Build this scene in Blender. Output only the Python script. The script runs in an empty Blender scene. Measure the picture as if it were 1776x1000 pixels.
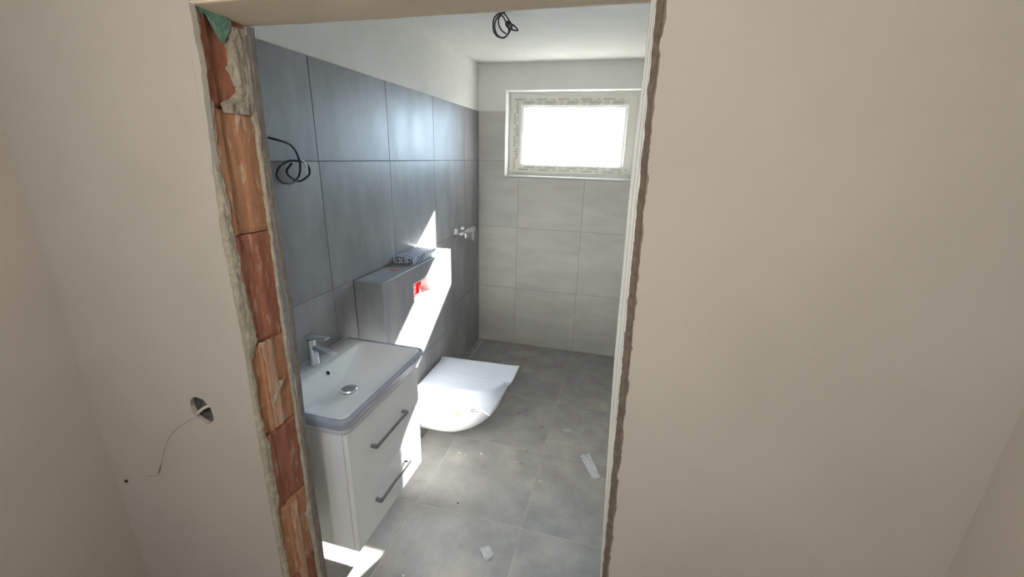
import bpy, bmesh, math, random
from mathutils import Vector, Matrix, noise

random.seed(7)
S = bpy.context.scene
COL = S.collection

# ------------------------------------------------------------------ camera
cam_d = bpy.data.cameras.new('camera')
cam_d.sensor_width = 36.0
cam_d.lens = 36.0 * 717.18 / 1776.0
cam_d.clip_start = 0.02
cam = bpy.data.objects.new('camera', cam_d)
cam.location = (1.3229, -3.8042, 1.8417)
cam.rotation_euler = (1.2618, -0.0248, 0.2585)
COL.objects.link(cam)
S.camera = cam

# ------------------------------------------------------------------ world, sun, daylight
W = bpy.data.worlds.new('sky')
W.use_nodes = True
wn = W.node_tree.nodes['Background']
wn.inputs['Color'].default_value = (0.61, 0.80, 1.0, 1)
wn.inputs['Strength'].default_value = 2.4
S.world = W

sun_d = bpy.data.lights.new('sun', 'SUN')
sun_d.energy = 13.5
sun_d.angle = math.radians(0.55)
sun_d.color = (1.0, 0.97, 0.93)
sun = bpy.data.objects.new('sun', sun_d)
sun.rotation_euler = Vector((-0.34, -1.0, -0.675)).to_track_quat('-Z', 'Y').to_euler()
sun.location = (3, 6, 6)
COL.objects.link(sun)

def area(name, loc, rot, sx, sy, power, color, portal=False):
    d = bpy.data.lights.new(name, 'AREA')
    d.shape = 'RECTANGLE'; d.size = sx; d.size_y = sy; d.energy = power; d.color = color
    if portal: d.cycles.is_portal = True
    o = bpy.data.objects.new(name, d); o.location = loc; o.rotation_euler = rot
    COL.objects.link(o); return o
# sky portals in the bathroom window and in the added hall window behind the camera
area('window_portal', (0.83, 0.24, 2.02), (math.radians(-90), 0, 0), 0.95, 0.56, 1, (1, 1, 1), True)
area('added_window_portal', (0.85, -6.45, 1.75), (math.radians(90), 0, 0), 0.6, 0.6, 1, (1, 1, 1), True)

S.view_settings.view_transform = 'Standard'
S.view_settings.look = 'None'
S.view_settings.gamma = 1.0
S.view_settings.use_curve_mapping = False
S.view_settings.exposure = 3.27

# ------------------------------------------------------------------ helpers
class MB:
    def __init__(s): s.v = []; s.f = []
    def box(s, x0, x1, y0, y1, z0, z1):
        b = len(s.v)
        s.v += [(x0,y0,z0),(x1,y0,z0),(x1,y1,z0),(x0,y1,z0),(x0,y0,z1),(x1,y0,z1),(x1,y1,z1),(x0,y1,z1)]
        s.f += [tuple(b+i for i in q) for q in ((0,3,2,1),(4,5,6,7),(0,1,5,4),(1,2,6,5),(2,3,7,6),(3,0,4,7))]
        return s
    def loft(s, loops, close_a=True, close_b=True, wrap=True):
        b = len(s.v); n = len(loops[0])
        for L in loops: s.v += [tuple(p) for p in L]
        m = n if wrap else n-1
        for i in range(len(loops)-1):
            for j in range(m):
                k = (j+1) % n
                s.f.append((b+i*n+j, b+i*n+k, b+(i+1)*n+k, b+(i+1)*n+j))
        if close_a: s.f.append(tuple(b+j for j in range(n))[::-1])
        if close_b: s.f.append(tuple(b+(len(loops)-1)*n+j for j in range(n)))
        return s
    def tube(s, pts, r, n=8, smooth=4):
        P = [Vector(p) for p in pts]
        if smooth > 1 and len(P) > 2:
            Q = []
            for i in range(len(P)-1):
                a = P[max(i-1,0)]; b_ = P[i]; c = P[i+1]; d = P[min(i+2,len(P)-1)]
                for k in range(smooth):
                    t = k/smooth
                    Q.append(0.5*((2*b_)+(c-a)*t+(2*a-5*b_+4*c-d)*t*t+(3*b_-a-3*c+d)*t**3))
            P = Q + [P[-1]]
        T = (P[1]-P[0]).normalized()
        N = T.orthogonal().normalized()
        loops = []
        for i, p in enumerate(P):
            t = (P[min(i+1,len(P)-1)]-P[max(i-1,0)]).normalized()
            N = (N - t*N.dot(t)).normalized(); B = t.cross(N)
            rr = r(i/(len(P)-1)) if callable(r) else r
            loops.append([p+(N*math.cos(2*math.pi*k/n)+B*math.sin(2*math.pi*k/n))*rr for k in range(n)])
        return s.loft(loops)
    def cyl(s, p0, p1, r0, r1=None, n=24):
        p0 = Vector(p0); p1 = Vector(p1); r1 = r0 if r1 is None else r1
        t = (p1-p0).normalized(); N = t.orthogonal().normalized(); B = t.cross(N)
        c = lambda p, r: [p+(N*math.cos(2*math.pi*k/n)+B*math.sin(2*math.pi*k/n))*r for k in range(n)]
        return s.loft([c(p0, r0), c(p1, r1)])
    def lathe(s, base, axis, prof, n=32):
        p0 = Vector(base); t = Vector(axis).normalized(); N = t.orthogonal().normalized(); B = t.cross(N)
        return s.loft([[p0+t*h+(N*math.cos(2*math.pi*k/n)+B*math.sin(2*math.pi*k/n))*r for k in range(n)] for h, r in prof])
    def grid(s, fn, nu, nv):
        b = len(s.v)
        for i in range(nu+1):
            for j in range(nv+1): s.v.append(tuple(fn(i/nu, j/nv)))
        for i in range(nu):
            for j in range(nv):
                q = b+i*(nv+1)+j
                s.f.append((q, q+1, q+nv+2, q+nv+1))
        return s
    def poly(s, pts): 
        b = len(s.v); s.v += [tuple(p) for p in pts]; s.f.append(tuple(range(b, b+len(pts)))); return s
    def mesh(s, name, mat, smooth=False, recalc=True):
        me = bpy.data.meshes.new(name); me.from_pydata(s.v, [], s.f)
        if recalc:
            bm = bmesh.new(); bm.from_mesh(me)
            bmesh.ops.remove_doubles(bm, verts=bm.verts, dist=1e-6)
            bmesh.ops.recalc_face_normals(bm, faces=bm.faces); bm.to_mesh(me); bm.free()
        if smooth:
            me.polygons.foreach_set('use_smooth', [True]*len(me.polygons))
        me.materials.append(mat); me.update()
        return me
    def build(s, name, mat, parent=None, smooth=False, bevel=0, solid=0, seg=2, autosmooth=None):
        me = s.mesh(name, mat, smooth)
        o = bpy.data.objects.new(name, me); COL.objects.link(o)
        if parent: o.parent = parent
        if solid:
            m = o.modifiers.new('thickness', 'SOLIDIFY'); m.thickness = solid; m.offset = 0
        if bevel:
            m = o.modifiers.new('bevel', 'BEVEL'); m.width = bevel; m.segments = seg; m.limit_method = 'ANGLE'; m.angle_limit = 0.6
            if smooth is False and seg > 1: m.harden_normals = False
        if autosmooth:
            me.set_sharp_from_angle(angle=autosmooth)
        return o

def empty(name, loc=(0,0,0)):
    o = bpy.data.objects.new(name, None); o.empty_display_size = 0.05; COL.objects.link(o)
    return o          # parts are modelled in world coordinates, the thing's origin is shifted afterwards by seat()
def seat(o, loc):
    # put the thing's origin at its base, keeping the parts where they are
    o.location = loc
    inv = Matrix.Translation(loc).inverted()
    for c in o.children: c.matrix_parent_inverse = inv
def tag(o, label, cat, group=None):
    o['label'] = label; o['category'] = cat
    if group: o['group'] = group
    return o
def struct(o, label=None):
    o['kind'] = 'structure'
    if label: o['label'] = label
    return o

def lin(c): return tuple(((v/255)/12.92 if v/255 <= 0.04045 else (((v/255)+0.055)/1.055)**2.4) for v in c)
def nz(x, y=0.0, z=0.0, s=1.0): return noise.noise(Vector((x*s, y*s, z*s)))
def fbm(x, y=0.0, z=0.0, s=1.0): return nz(x,y,z,s)+0.5*nz(x,y,z,s*2.1)+0.25*nz(x,y,z,s*4.3)
def interp(tab, t):
    if t <= tab[0][0]: return tab[0][1]
    for (a, va), (b, vb) in zip(tab, tab[1:]):
        if t <= b: return va+(vb-va)*(t-a)/(b-a)
    return tab[-1][1]

# ------------------------------------------------------------------ materials
def mat(name, c1, c2=None, rough=0.6, scale=8.0, stretch=(1,1,1), detail=6.0, contrast=(0.35,0.65), bump=0.0, bump_scale=None,
        metallic=0.0, spec=0.5, perobj=False, fine=0.0, fine_scale=600.0, coat=0.0, c3=None, patch_scale=2.0, patch=(0.55,0.7), rough2=None, transmission=0.0):
    m = bpy.data.materials.new(name); m.use_nodes = True
    nt = m.node_tree; N = nt.nodes; L = nt.links
    b = N['Principled BSDF']
    b.inputs['Roughness'].default_value = rough; b.inputs['Metallic'].default_value = metallic
    b.inputs['Specular IOR Level'].default_value = spec; b.inputs['Coat Weight'].default_value = coat
    b.inputs['Transmission Weight'].default_value = transmission
    A = (*lin(c1), 1)
    if c2 is None and not bump:
        b.inputs['Base Color'].default_value = A; return m
    tc = N.new('ShaderNodeTexCoord'); mp = N.new('ShaderNodeMapping'); mp.inputs['Scale'].default_value = stretch
    L.new(tc.outputs['Object'], mp.inputs['Vector']); vec = mp.outputs['Vector']
    if perobj:
        oi = N.new('ShaderNodeObjectInfo'); mu = N.new('ShaderNodeMath'); mu.operation = 'MULTIPLY'; mu.inputs[1].default_value = 37.0
        L.new(oi.outputs['Random'], mu.inputs[0])
        ad = N.new('ShaderNodeVectorMath'); ad.operation = 'ADD'
        L.new(vec, ad.inputs[0]); L.new(mu.outputs[0], ad.inputs[1]); vec = ad.outputs[0]
    n1 = N.new('ShaderNodeTexNoise'); n1.inputs['Scale'].default_value = scale; n1.inputs['Detail'].default_value = detail; n1.inputs['Roughness'].default_value = 0.62
    L.new(vec, n1.inputs['Vector'])
    col = None
    if c2 is not None:
        r = N.new('ShaderNodeValToRGB'); r.color_ramp.elements[0].position = contrast[0]; r.color_ramp.elements[1].position = contrast[1]
        r.color_ramp.elements[0].color = A; r.color_ramp.elements[1].color = (*lin(c2), 1)
        L.new(n1.outputs['Fac'], r.inputs['Fac']); col = r.outputs['Color']
    if c3 is not None:
        n3 = N.new('ShaderNodeTexNoise'); n3.inputs['Scale'].default_value = patch_scale; n3.inputs['Detail'].default_value = 5
        L.new(vec, n3.inputs['Vector'])
        r3 = N.new('ShaderNodeMapRange'); r3.inputs[1].default_value = patch[0]; r3.inputs[2].default_value = patch[1]
        L.new(n3.outputs['Fac'], r3.inputs[0])
        mx = N.new('ShaderNodeMix'); mx.data_type = 'RGBA'; L.new(r3.outputs[0], mx.inputs[0])
        L.new(col, mx.inputs[6]); mx.inputs[7].default_value = (*lin(c3), 1); col = mx.outputs[2]
    if fine and col is not None:
        n2 = N.new('ShaderNodeTexNoise'); n2.inputs['Scale'].default_value = fine_scale; n2.inputs['Detail'].default_value = 2
        L.new(tc.outputs['Object'], n2.inputs['Vector'])
        mr = N.new('ShaderNodeMapRange'); mr.inputs[1].default_value = 0.3; mr.inputs[2].default_value = 0.7; mr.inputs[3].default_value = 1-fine; mr.inputs[4].default_value = 1+fine
        L.new(n2.outputs['Fac'], mr.inputs[0])
        mm = N.new('ShaderNodeVectorMath'); mm.operation = 'SCALE'; L.new(col, mm.inputs[0]); L.new(mr.outputs[0], mm.inputs['Scale']); col = mm.outputs[0]
    if col is not None: L.new(col, b.inputs['Base Color'])
    else: b.inputs['Base Color'].default_value = A
    if rough2 is not None:
        rr = N.new('ShaderNodeMapRange'); rr.inputs[1].default_value = 0.35; rr.inputs[2].default_value = 0.65; rr.inputs[3].default_value = rough; rr.inputs[4].default_value = rough2
        L.new(n1.outputs['Fac'], rr.inputs[0]); L.new(rr.outputs[0], b.inputs['Roughness'])
    if bump:
        nb = n1
        if bump_scale:
            nb = N.new('ShaderNodeTexNoise'); nb.inputs['Scale'].default_value = bump_scale; nb.inputs['Detail'].default_value = 5
            L.new(tc.outputs['Object'], nb.inputs['Vector'])
        bp = N.new('ShaderNodeBump'); bp.inputs['Strength'].default_value = bump; bp.inputs['Distance'].default_value = 0.004
        L.new(nb.outputs['Fac'], bp.inputs['Height']); L.new(bp.outputs[0], b.inputs['Normal'])
    return m

def film_mat(name, c, alpha, rough=0.25):
    m = bpy.data.materials.new(name); m.use_nodes = True
    nt = m.node_tree; b = nt.nodes['Principled BSDF']
    b.inputs['Base Color'].default_value = (*lin(c), 1); b.inputs['Roughness'].default_value = rough
    tr = nt.nodes.new('ShaderNodeBsdfTransparent'); mx = nt.nodes.new('ShaderNodeMixShader'); mx.inputs[0].default_value = alpha
    nt.links.new(tr.outputs[0], mx.inputs[1]); nt.links.new(b.outputs[0], mx.inputs[2])
    nt.links.new(mx.outputs[0], nt.nodes['Material Output'].inputs['Surface'])
    return m

M = {}
M['plaster_white'] = mat('plaster_white', (226,225,220), (232,231,227), rough=0.85, scale=5, bump=0.05, bump_scale=250)
M['plaster_hall'] = mat('plaster_hall', (171,162,151), (176,167,156), rough=0.9, scale=3, fine=0.09, fine_scale=800, bump=0.12, bump_scale=420)
M['plaster_soffit'] = mat('plaster_soffit', (214,196,170), (222,205,181), rough=0.9, scale=7, fine=0.05, fine_scale=800, bump=0.08, bump_scale=300)
M['tile_dark'] = mat('tile_dark', (126,127,129), (154,155,157), rough=0.36, spec=0.45, scale=7, stretch=(1,1,0.35), contrast=(0.3,0.72), perobj=True, fine=0.17, fine_scale=300, c3=(168,168,167), patch_scale=2.4, patch=(0.56,0.78), rough2=0.46)
M['tile_light'] = mat('tile_light', (188,185,178), (205,202,195), rough=0.5, scale=7, stretch=(0.4,1,1.3), contrast=(0.3,0.72), perobj=True, fine=0.07, fine_scale=420, c3=(211,208,200), patch_scale=2.4, patch=(0.56,0.8))
M['tile_floor'] = mat('tile_floor', (130,128,126), (160,158,156), rough=0.42, scale=6, contrast=(0.28,0.72), perobj=True, fine=0.20, fine_scale=300, c3=(174,168,159), patch_scale=4.2, patch=(0.53,0.78), rough2=0.52)
M['grout_dark'] = mat('grout_dark', (92,91,90), rough=0.9)
M['grout_light'] = mat('grout_light', (150,146,138), rough=0.9)
M['grout_floor'] = mat('grout_floor', (186,180,169), rough=0.9)
M['concrete'] = mat('concrete', (128,122,114), (150,144,134), rough=0.95, scale=12, bump=0.3, bump_scale=90)
M['concrete_pale'] = mat('concrete_pale', (186,178,166), rough=0.9)
M['mortar'] = mat('mortar', (140,129,112), (176,166,148), rough=0.95, scale=38, contrast=(0.3,0.7), bump=0.7, bump_scale=150, fine=0.12, fine_scale=700)
M['mortar_brown'] = mat('mortar_brown', (104,90,78), (138,122,107), rough=0.95, scale=60, contrast=(0.3,0.7), bump=0.8, bump_scale=180, fine=0.12)
M['edge_grey'] = mat('edge_grey', (112,104,97), (132,124,116), rough=0.95, scale=40, bump=0.5, bump_scale=200)
M['brick_orange'] = mat('brick_orange', (158,108,76), (182,134,100), rough=0.9, scale=16, stretch=(1,2.2,0.5), contrast=(0.3,0.7), bump=0.4, bump_scale=160, c3=(196,170,146), patch_scale=30, patch=(0.56,0.70), fine=0.1, perobj=True)
M['brick_red'] = mat('brick_red', (136,82,62), (160,104,80), rough=0.9, scale=16, stretch=(1,2.2,0.5), contrast=(0.3,0.7), bump=0.4, bump_scale=160, c3=(186,150,130), patch_scale=30, patch=(0.56,0.72), fine=0.1, perobj=True)
M['brick_pale'] = mat('brick_pale', (172,132,106), (192,156,130), rough=0.9, scale=16, stretch=(1,2.2,0.5), contrast=(0.3,0.7), bump=0.4, bump_scale=160, fine=0.1, perobj=True)
M['green'] = mat('green', (84,124,104), (122,150,132), rough=0.85, scale=60, bump=0.5, bump_scale=160, fine=0.15)
M['bead'] = mat('bead', (216,216,210), (228,226,216), rough=0.55, scale=9, stretch=(1,1,0.25), bump=0.1, bump_scale=120)
M['ceramic'] = mat('ceramic', (238,239,240), rough=0.08, coat=0.3)
M['lacquer'] = mat('lacquer', (236,236,234), rough=0.14, coat=0.2)
M['cabinet_side'] = mat('cabinet_side', (226,226,225), rough=0.3)
M['gap'] = mat('gap', (120,120,120), rough=0.7)
M['chrome'] = mat('chrome', (222,224,228), rough=0.09, metallic=1.0)
M['chrome_satin'] = mat('chrome_satin', (236,238,242), rough=0.3, metallic=1.0)
M['steel'] = mat('steel', (150,152,158), rough=0.22, metallic=1.0)
M['black_rubber'] = mat('black_rubber', (26,26,28), rough=0.5)
M['grey_rubber'] = mat('grey_rubber', (74,74,78), rough=0.5)
M['dark_hole'] = mat('dark_hole', (24,24,26), rough=0.9)
M['recess'] = mat('recess', (66,64,60), (112,109,102), rough=0.95, scale=45, bump=0.9, bump_scale=90)
M['pvc'] = mat('pvc', (232,231,226), rough=0.3)
M['pvc_film'] = mat('pvc_film', (222,220,208), rough=0.35)
M['ink'] = mat('ink', (48,46,45), rough=0.7)
M['ink_faint'] = mat('ink_faint', (150,148,142), rough=0.7)
M['ink_blue'] = mat('ink_blue', (70,70,140), rough=0.7)
M['red_plastic'] = mat('red_plastic', (214,30,34), rough=0.4)
M['red_dull'] = mat('red_dull', (190,96,80), rough=0.6)
M['white_plastic'] = mat('white_plastic', (240,238,236), rough=0.35)
M['grey_plastic'] = mat('grey_plastic', (120,120,124), rough=0.5)
M['yellow'] = mat('yellow', (214,196,150), rough=0.6)
M['white_crumb'] = mat('white_crumb', (226,224,218), rough=0.9)
M['dark_crumb'] = mat('dark_crumb', (34,30,28), rough=0.9)
M['film_blue'] = film_mat('film_blue', (146,153,172), 0.62, 0.22)
M['plastic_clear'] = film_mat('plastic_clear', (228,231,234), 0.55, 0.15)
M['thread'] = film_mat('thread', (110,104,98), 0.28, 0.9)
M['foam'] = mat('foam', (203,208,219), rough=0.75, spec=0.3)
M['roof'] = mat('roof', (70,82,104), rough=0.7)
M['house_wall'] = mat('house_wall', (230,228,222), rough=0.9)
M['ground'] = mat('ground', (62,62,60), (78,77,74), rough=0.95, scale=2)

# glass: lets the sun straight through with a weak reflection
def glass_mat():
    m = bpy.data.materials.new('window_glass'); m.use_nodes = True; nt = m.node_tree; nt.nodes.remove(nt.nodes['Principled BSDF'])
    t = nt.nodes.new('ShaderNodeBsdfTransparent'); t.inputs[0].default_value = (0.97,0.985,0.98,1)
    g = nt.nodes.new('ShaderNodeBsdfGlossy'); g.inputs['Roughness'].default_value = 0.02
    f = nt.nodes.new('ShaderNodeFresnel'); f.inputs[0].default_value = 1.45
    x = nt.nodes.new('ShaderNodeMixShader'); nt.links.new(f.outputs[0], x.inputs[0]); nt.links.new(t.outputs[0], x.inputs[1]); nt.links.new(g.outputs[0], x.inputs[2])
    nt.links.new(x.outputs[0], nt.nodes['Material Output'].inputs['Surface']); return m
M['glass'] = glass_mat()

def emit_mat(name, c, st):
    m = bpy.data.materials.new(name); m.use_nodes = True; nt = m.node_tree; b = nt.nodes['Principled BSDF']
    b.inputs['Base Color'].default_value = (0.9,0.9,0.9,1); b.inputs['Emission Color'].default_value = (*c, 1); b.inputs['Emission Strength'].default_value = st; return m
M['fill_globe_glass'] = emit_mat('fill_globe_glass', (1.0, 0.965, 0.915), 6.3)  # glow of the added hall fill globe

def pattern_mat():     # printed packaging: slanted blocks of dark and pale blue grey
    m = bpy.data.materials.new('package_print'); m.use_nodes = True; nt = m.node_tree; N = nt.nodes; L = nt.links; b = N['Principled BSDF']
    b.inputs['Roughness'].default_value = 0.5
    tc = N.new('ShaderNodeTexCoord'); mp = N.new('ShaderNodeMapping'); mp.inputs['Rotation'].default_value = (0.5, 0.5, 0.6); mp.inputs['Scale'].default_value = (1, 1, 1)
    L.new(tc.outputs['Object'], mp.inputs['Vector'])
    w = N.new('ShaderNodeTexChecker'); w.inputs['Scale'].default_value = 62; w.inputs['Color1'].default_value = (*lin((92,100,118)),1); w.inputs['Color2'].default_value = (*lin((196,202,214)),1)
    L.new(mp.outputs[0], w.inputs['Vector']); L.new(w.outputs[0], b.inputs['Base Color']); return m
M['package'] = pattern_mat()

# ------------------------------------------------------------------ tiles
FR = {'x+': lambda u, v, w: (w, u, v), 'y-': lambda u, v, w: (u, -w, v), 'z+': lambda u, v, w: (u, v, w)}
_tc = {}
def tile(name, parent, m, ax, plane, u0, u1, v0, v1, holes=(), thick=0.007):
    fr = FR[ax]
    holes = [h for h in holes if h[0] < u1-1e-4 and h[1] > u0+1e-4 and h[2] < v1-1e-4 and h[3] > v0+1e-4]
    cu, cv = (u0+u1)/2, (v0+v1)/2
    key = (ax, round(u1-u0,4), round(v1-v0,4), m.name) if not holes else None
    if key and key in _tc: me = _tc[key]
    else:
        us = sorted({u0, u1, *[min(max(h[i],u0),u1) for h in holes for i in (0,1)]})
        vs = sorted({v0, v1, *[min(max(h[i],v0),v1) for h in holes for i in (2,3)]})
        solid = {}
        for i in range(len(us)-1):
            for j in range(len(vs)-1):
                mu, mv = (us[i]+us[i+1])/2, (vs[j]+vs[j+1])/2
                solid[i,j] = not any(h[0] < mu < h[1] and h[2] < mv < h[3] for h in holes)
        if not any(solid.values()): return None
        b = MB()
        P = lambda i, j, w: fr(us[i]-cu, vs[j]-cv, w)
        for (i,j), ok in solid.items():
            if not ok: continue
            b.poly([P(i,j,0),P(i+1,j,0),P(i+1,j+1,0),P(i,j+1,0)]); b.poly([P(i,j,-thick),P(i,j+1,-thick),P(i+1,j+1,-thick),P(i+1,j,-thick)])
            for (di,dj),(a,c) in {(-1,0):((i,j),(i,j+1)),(1,0):((i+1,j),(i+1,j+1)),(0,-1):((i,j),(i+1,j)),(0,1):((i,j+1),(i+1,j+1))}.items():
                if not solid.get((i+di,j+dj), False):
                    b.poly([P(*a,0),P(*c,0),P(*c,-thick),P(*a,-thick)])
        me = b.mesh(name, m)
        if key: _tc[key] = me
    o = bpy.data.objects.new(name, me); COL.objects.link(o); o.parent = parent
    o.location = fr(cu, cv, plane) if ax != 'y-' else (cu, plane, cv)
    md = o.modifiers.new('bevel', 'BEVEL'); md.width = 0.0012; md.segments = 1; md.limit_method = 'ANGLE'
    return o
G = 0.0014
def tiling(name, parent, m, ax, plane, ub, vb, holes=()):
    for a, b in zip(ub, ub[1:]):
        for c, d in zip(vb, vb[1:]):
            tile(name, parent, m, ax, plane, a+G, b-G, c+G, d-G, [(h[0]-G,h[1]+G,h[2]-G,h[3]+G) for h in holes])

# ------------------------------------------------------------------ setting: bathroom shell
XR = 1.66           # bathroom right wall
YB, YH = -2.83, -3.0  # bathroom and hall faces of the front wall
ZC = 2.60
HX0, HX1, HY = -0.32, 2.01, -6.4
wx0, wx1, wz0, wz1 = 0.25, 1.405, 1.665, 2.388   # window opening

fl = struct(MB().box(-0.02, XR+0.05, YH+0.05, 0.05, -0.15, -0.0012).build('floor', M['grout_floor']), 'grey tiled bathroom floor')
ce = struct(MB().box(-0.15, XR+0.15, YB, 0.3, ZC, ZC+0.15).build('ceiling', M['plaster_white']), 'white plastered bathroom ceiling')
wl = struct(MB().box(-0.15, -0.007, YB, 0.3, -0.15, ZC).build('wall_left', M['plaster_white']), 'bathroom side wall, dark grey tiles below white plaster')
wr = struct(MB().box(XR, XR+0.15, YB, 0.3, -0.15, ZC).build('wall_right', M['plaster_white']))
b = MB()
b.box(-0.007, wx0, 0.0, 0.30, -0.15, ZC); b.box(wx1, XR, 0.0, 0.30, -0.15, ZC)
b.box(wx0, wx1, 0.0, 0.30, -0.15, wz0); b.box(wx0, wx1, 0.0, 0.30, wz1, ZC)
wf = struct(b.build('wall_far', M['plaster_white']), 'end wall with the window, pale tiles below white plaster')

TOP = 2.222
A0 = 0.3633
yb = [-2.825, -A0-1.8-0.6, -A0-1.8, -A0-1.2, -A0-0.6, -A0, -0.007]
zb = [0.001, 0.6, 1.2, 1.8, TOP]
bx0, bx1, bxd, bxz = -2.0, -1.10, 0.17, 1.2    # half-height boxed-in wall
lg = MB().box(-0.01, -0.0022, YB+0.001, -0.005, 0, TOP-0.002).build('grout_bed', M['grout_dark'], wl)
tiling('wall_tile', wl, M['tile_dark'], 'x+', 0.0, yb, zb, [(bx0, bx1, -1, bxz-0.002)])
C0 = 0.3858
xb = [0.001, C0, C0+0.6, C0+1.2, XR-0.001]
b = MB()
b.box(0, wx0, -0.005, 0.001, 0, TOP-0.002); b.box(wx1, XR, -0.005, 0.001, 0, TOP-0.002); b.box(wx0, wx1, -0.005, 0.001, 0, wz0-0.003)
b.build('grout_bed', M['grout_light'], wf)
tiling('wall_tile', wf, M['tile_light'], 'y-', -0.007, xb, zb, [(wx0-0.001, wx1+0.001, wz0-0.004, 3)])
# floor tiles, with the shower strip along the wall kept free for the drain
yf = [YB-0.02, -A0-1.8-0.6, -A0-1.8, -A0-1.2, -A0-0.6, -0.55, -0.009]
tiling('floor_tile', fl, M['tile_floor'], 'z+', 0.0, [0.001, C0, C0+0.6, C0+1.2, XR], yf, [(-0.1, bxd+0.002, bx0-0.002, bx1+0.002), (-0.1, 0.078, -0.94, 0.1)])

# boxed-in cistern wall with its own tiles and the opening for the flush plate
fy0, fy1, fz0, fz1 = -1.672, -1.430, 0.992, 1.103
b = MB()
X0, X1 = 0.0, bxd-0.0025
b.box(X0, X1, bx0+0.003, fy0, 0, bxz-0.003); b.box(X0, X1, fy1, bx1-0.003, 0, bxz-0.003)
b.box(X0, X1, fy0, fy1, 0, fz0); b.box(X0, X1, fy0, fy1, fz1, bxz-0.003); b.box(X0, 0.06, fy0, fy1, fz0, fz1)
wc = struct(b.build('wall_cistern', M['grout_dark']), 'half-height tiled box built out from the wall behind the toilet')
tiling('wall_tile', wc, M['tile_dark'], 'x+', bxd, [bx0, -1.561, bx1], [0.001, 0.6, bxz], [(fy0, fy1, fz0, fz1)])
tile('wall_tile', wc, M['tile_dark'], 'y-', bx0, 0.002, bxd-0.002, 0.003, 0.599)
tile('wall_tile', wc, M['tile_dark'], 'y-', bx0, 0.002, bxd-0.002, 0.602, bxz-0.002)
for a, c in ((bx0, -1.561), (-1.561, bx1)):
    tile('wall_tile', wc, M['tile_dark'], 'z+', bxz, 0.002, bxd-0.001, a+G, c-G)
b = MB(); b.box(0.002, bxd-0.002, bx1-0.004, bx1, 0.003, bxz-0.003); b.build('wall_tile', M['tile_dark'], wc)

# ------------------------------------------------------------------ setting: hall
struct(MB().box(HX0-0.15, HX1+0.15, HY-0.15, YH+0.05, -0.15, -0.003).build('floor_hall', M['concrete']))
struct(MB().box(HX0-0.15, HX1+0.15, HY-0.15, YH, ZC, ZC+0.15).build('ceiling_hall', M['plaster_white']))
struct(MB().box(HX0-0.15, HX0, HY-0.15, YB, -0.15, ZC).build('wall_hall_left', M['plaster_hall']), 'beige plastered hall side wall left of the doorway')
struct(MB().box(HX1, HX1+0.15, HY-0.15, YB, -0.15, ZC).build('wall_hall_right', M['plaster_hall']), 'beige plastered hall side wall right of the doorway')
b = MB()
hw = (0.55, 1.15, 1.45, 2.05)
b.box(HX0, hw[0], HY-0.15, HY, -0.15, ZC); b.box(hw[1], HX1, HY-0.15, HY, -0.15, ZC); b.box(hw[0], hw[1], HY-0.15, HY, -0.15, hw[2]); b.box(hw[0], hw[1], HY-0.15, HY, hw[3], ZC)
struct(b.build('wall_hall_back', M['plaster_hall']))
wh = struct(MB().box(hw[0], hw[1], HY-0.10, HY-0.09, hw[2], hw[3]).build('added_hall_window', M['glass']))  # unseen window added behind the camera to let sky light into the hall
b = MB()
for q in ((hw[0], hw[0]+.07, hw[2], hw[3]), (hw[1]-.07, hw[1], hw[2], hw[3]), (hw[0]+.07, hw[1]-.07, hw[2], hw[2]+.07), (hw[0]+.07, hw[1]-.07, hw[3]-.07, hw[3])):
    b.box(q[0], q[1], HY-0.13, HY-0.06, q[2], q[3])
b.build('window_frame', M['pvc'], wh)

# added fill light: unseen globe behind the camera, brightens hall and bathroom
la = empty('added_fill_globe')
LX, LY = 0.95, -4.2
b = MB(); b.lathe((LX, LY, ZC), (0, 0, -1), [(0, 0.0), (0, 0.06), (0.02, 0.06), (0.024, 0.05), (0.024, 0.0)], 24); b.build('ceiling_rose', M['pvc'], la, smooth=True, autosmooth=0.6)
MB().cyl((LX, LY, ZC-0.024), (LX, LY, ZC-0.52), 0.004).build('cord', M['pvc'], la)
b = MB(); b.lathe((LX, LY, ZC-0.52), (0, 0, -1), [(0.13-0.13*math.cos(math.pi*k/16), 0.13*math.sin(math.pi*k/16)) for k in range(17)], 32)
gl = b.build('globe', M['fill_globe_glass'], la, smooth=True)
tag(la, 'added fill globe lamp, unseen in the hall behind the camera', 'lamp'); seat(la, (LX, LY, ZC))

# front wall between hall and bathroom: brick core, ragged plaster coats, raw brick in the jamb
DL, DR, DT = 0.372, 1.378, 2.136
LE = [(0.0,.350),(0.534,.352),(0.866,.356),(1.034,.357),(1.227,.366),(1.368,.369),(1.62,.366),(1.732,.373),(1.913,.389),(2.03,.398),(2.117,.396),(2.6,.396)]
RE = [(0.0,1.392),(0.865,1.384),(1.397,1.374),(1.774,1.364),(1.936,1.359),(2.08,1.360),(2.6,1.360)]
WLe = [(0.0,1.382),(0.65,1.372),(1.0,1.357),(1.341,1.344),(1.781,1.336),(1.948,1.338),(2.2,1.338)]
WRi = [(0.0,1.388),(0.677,1.379),(1.355,1.365),(1.784,1.357),(1.946,1.354),(2.118,1.350),(2.2,1.35)]
hc = (0.163, 1.09)
b = MB()
y0, y1 = YH+0.012, YB-0.018
b.box(HX0, 0.10, y0, y1, -0.15, ZC); b.box(0.225, DL-0.05, y0, y1, -0.15, ZC)
b.box(0.10, 0.225, y0, y1, -0.15, 1.025); b.box(0.10, 0.225, y0, y1, 1.155, ZC); b.box(0.10, 0.225, -2.92, y1, 1.025, 1.155)
b.box(DR+0.012, HX1, y0, y1, -0.15, ZC); b.box(DL-0.05, DR+0.012, y0, y1, DT+0.01, ZC)
wfr = struct(b.build('wall_front', M['concrete']), 'beige plastered hall wall with the raw door opening into the bathroom')

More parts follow.
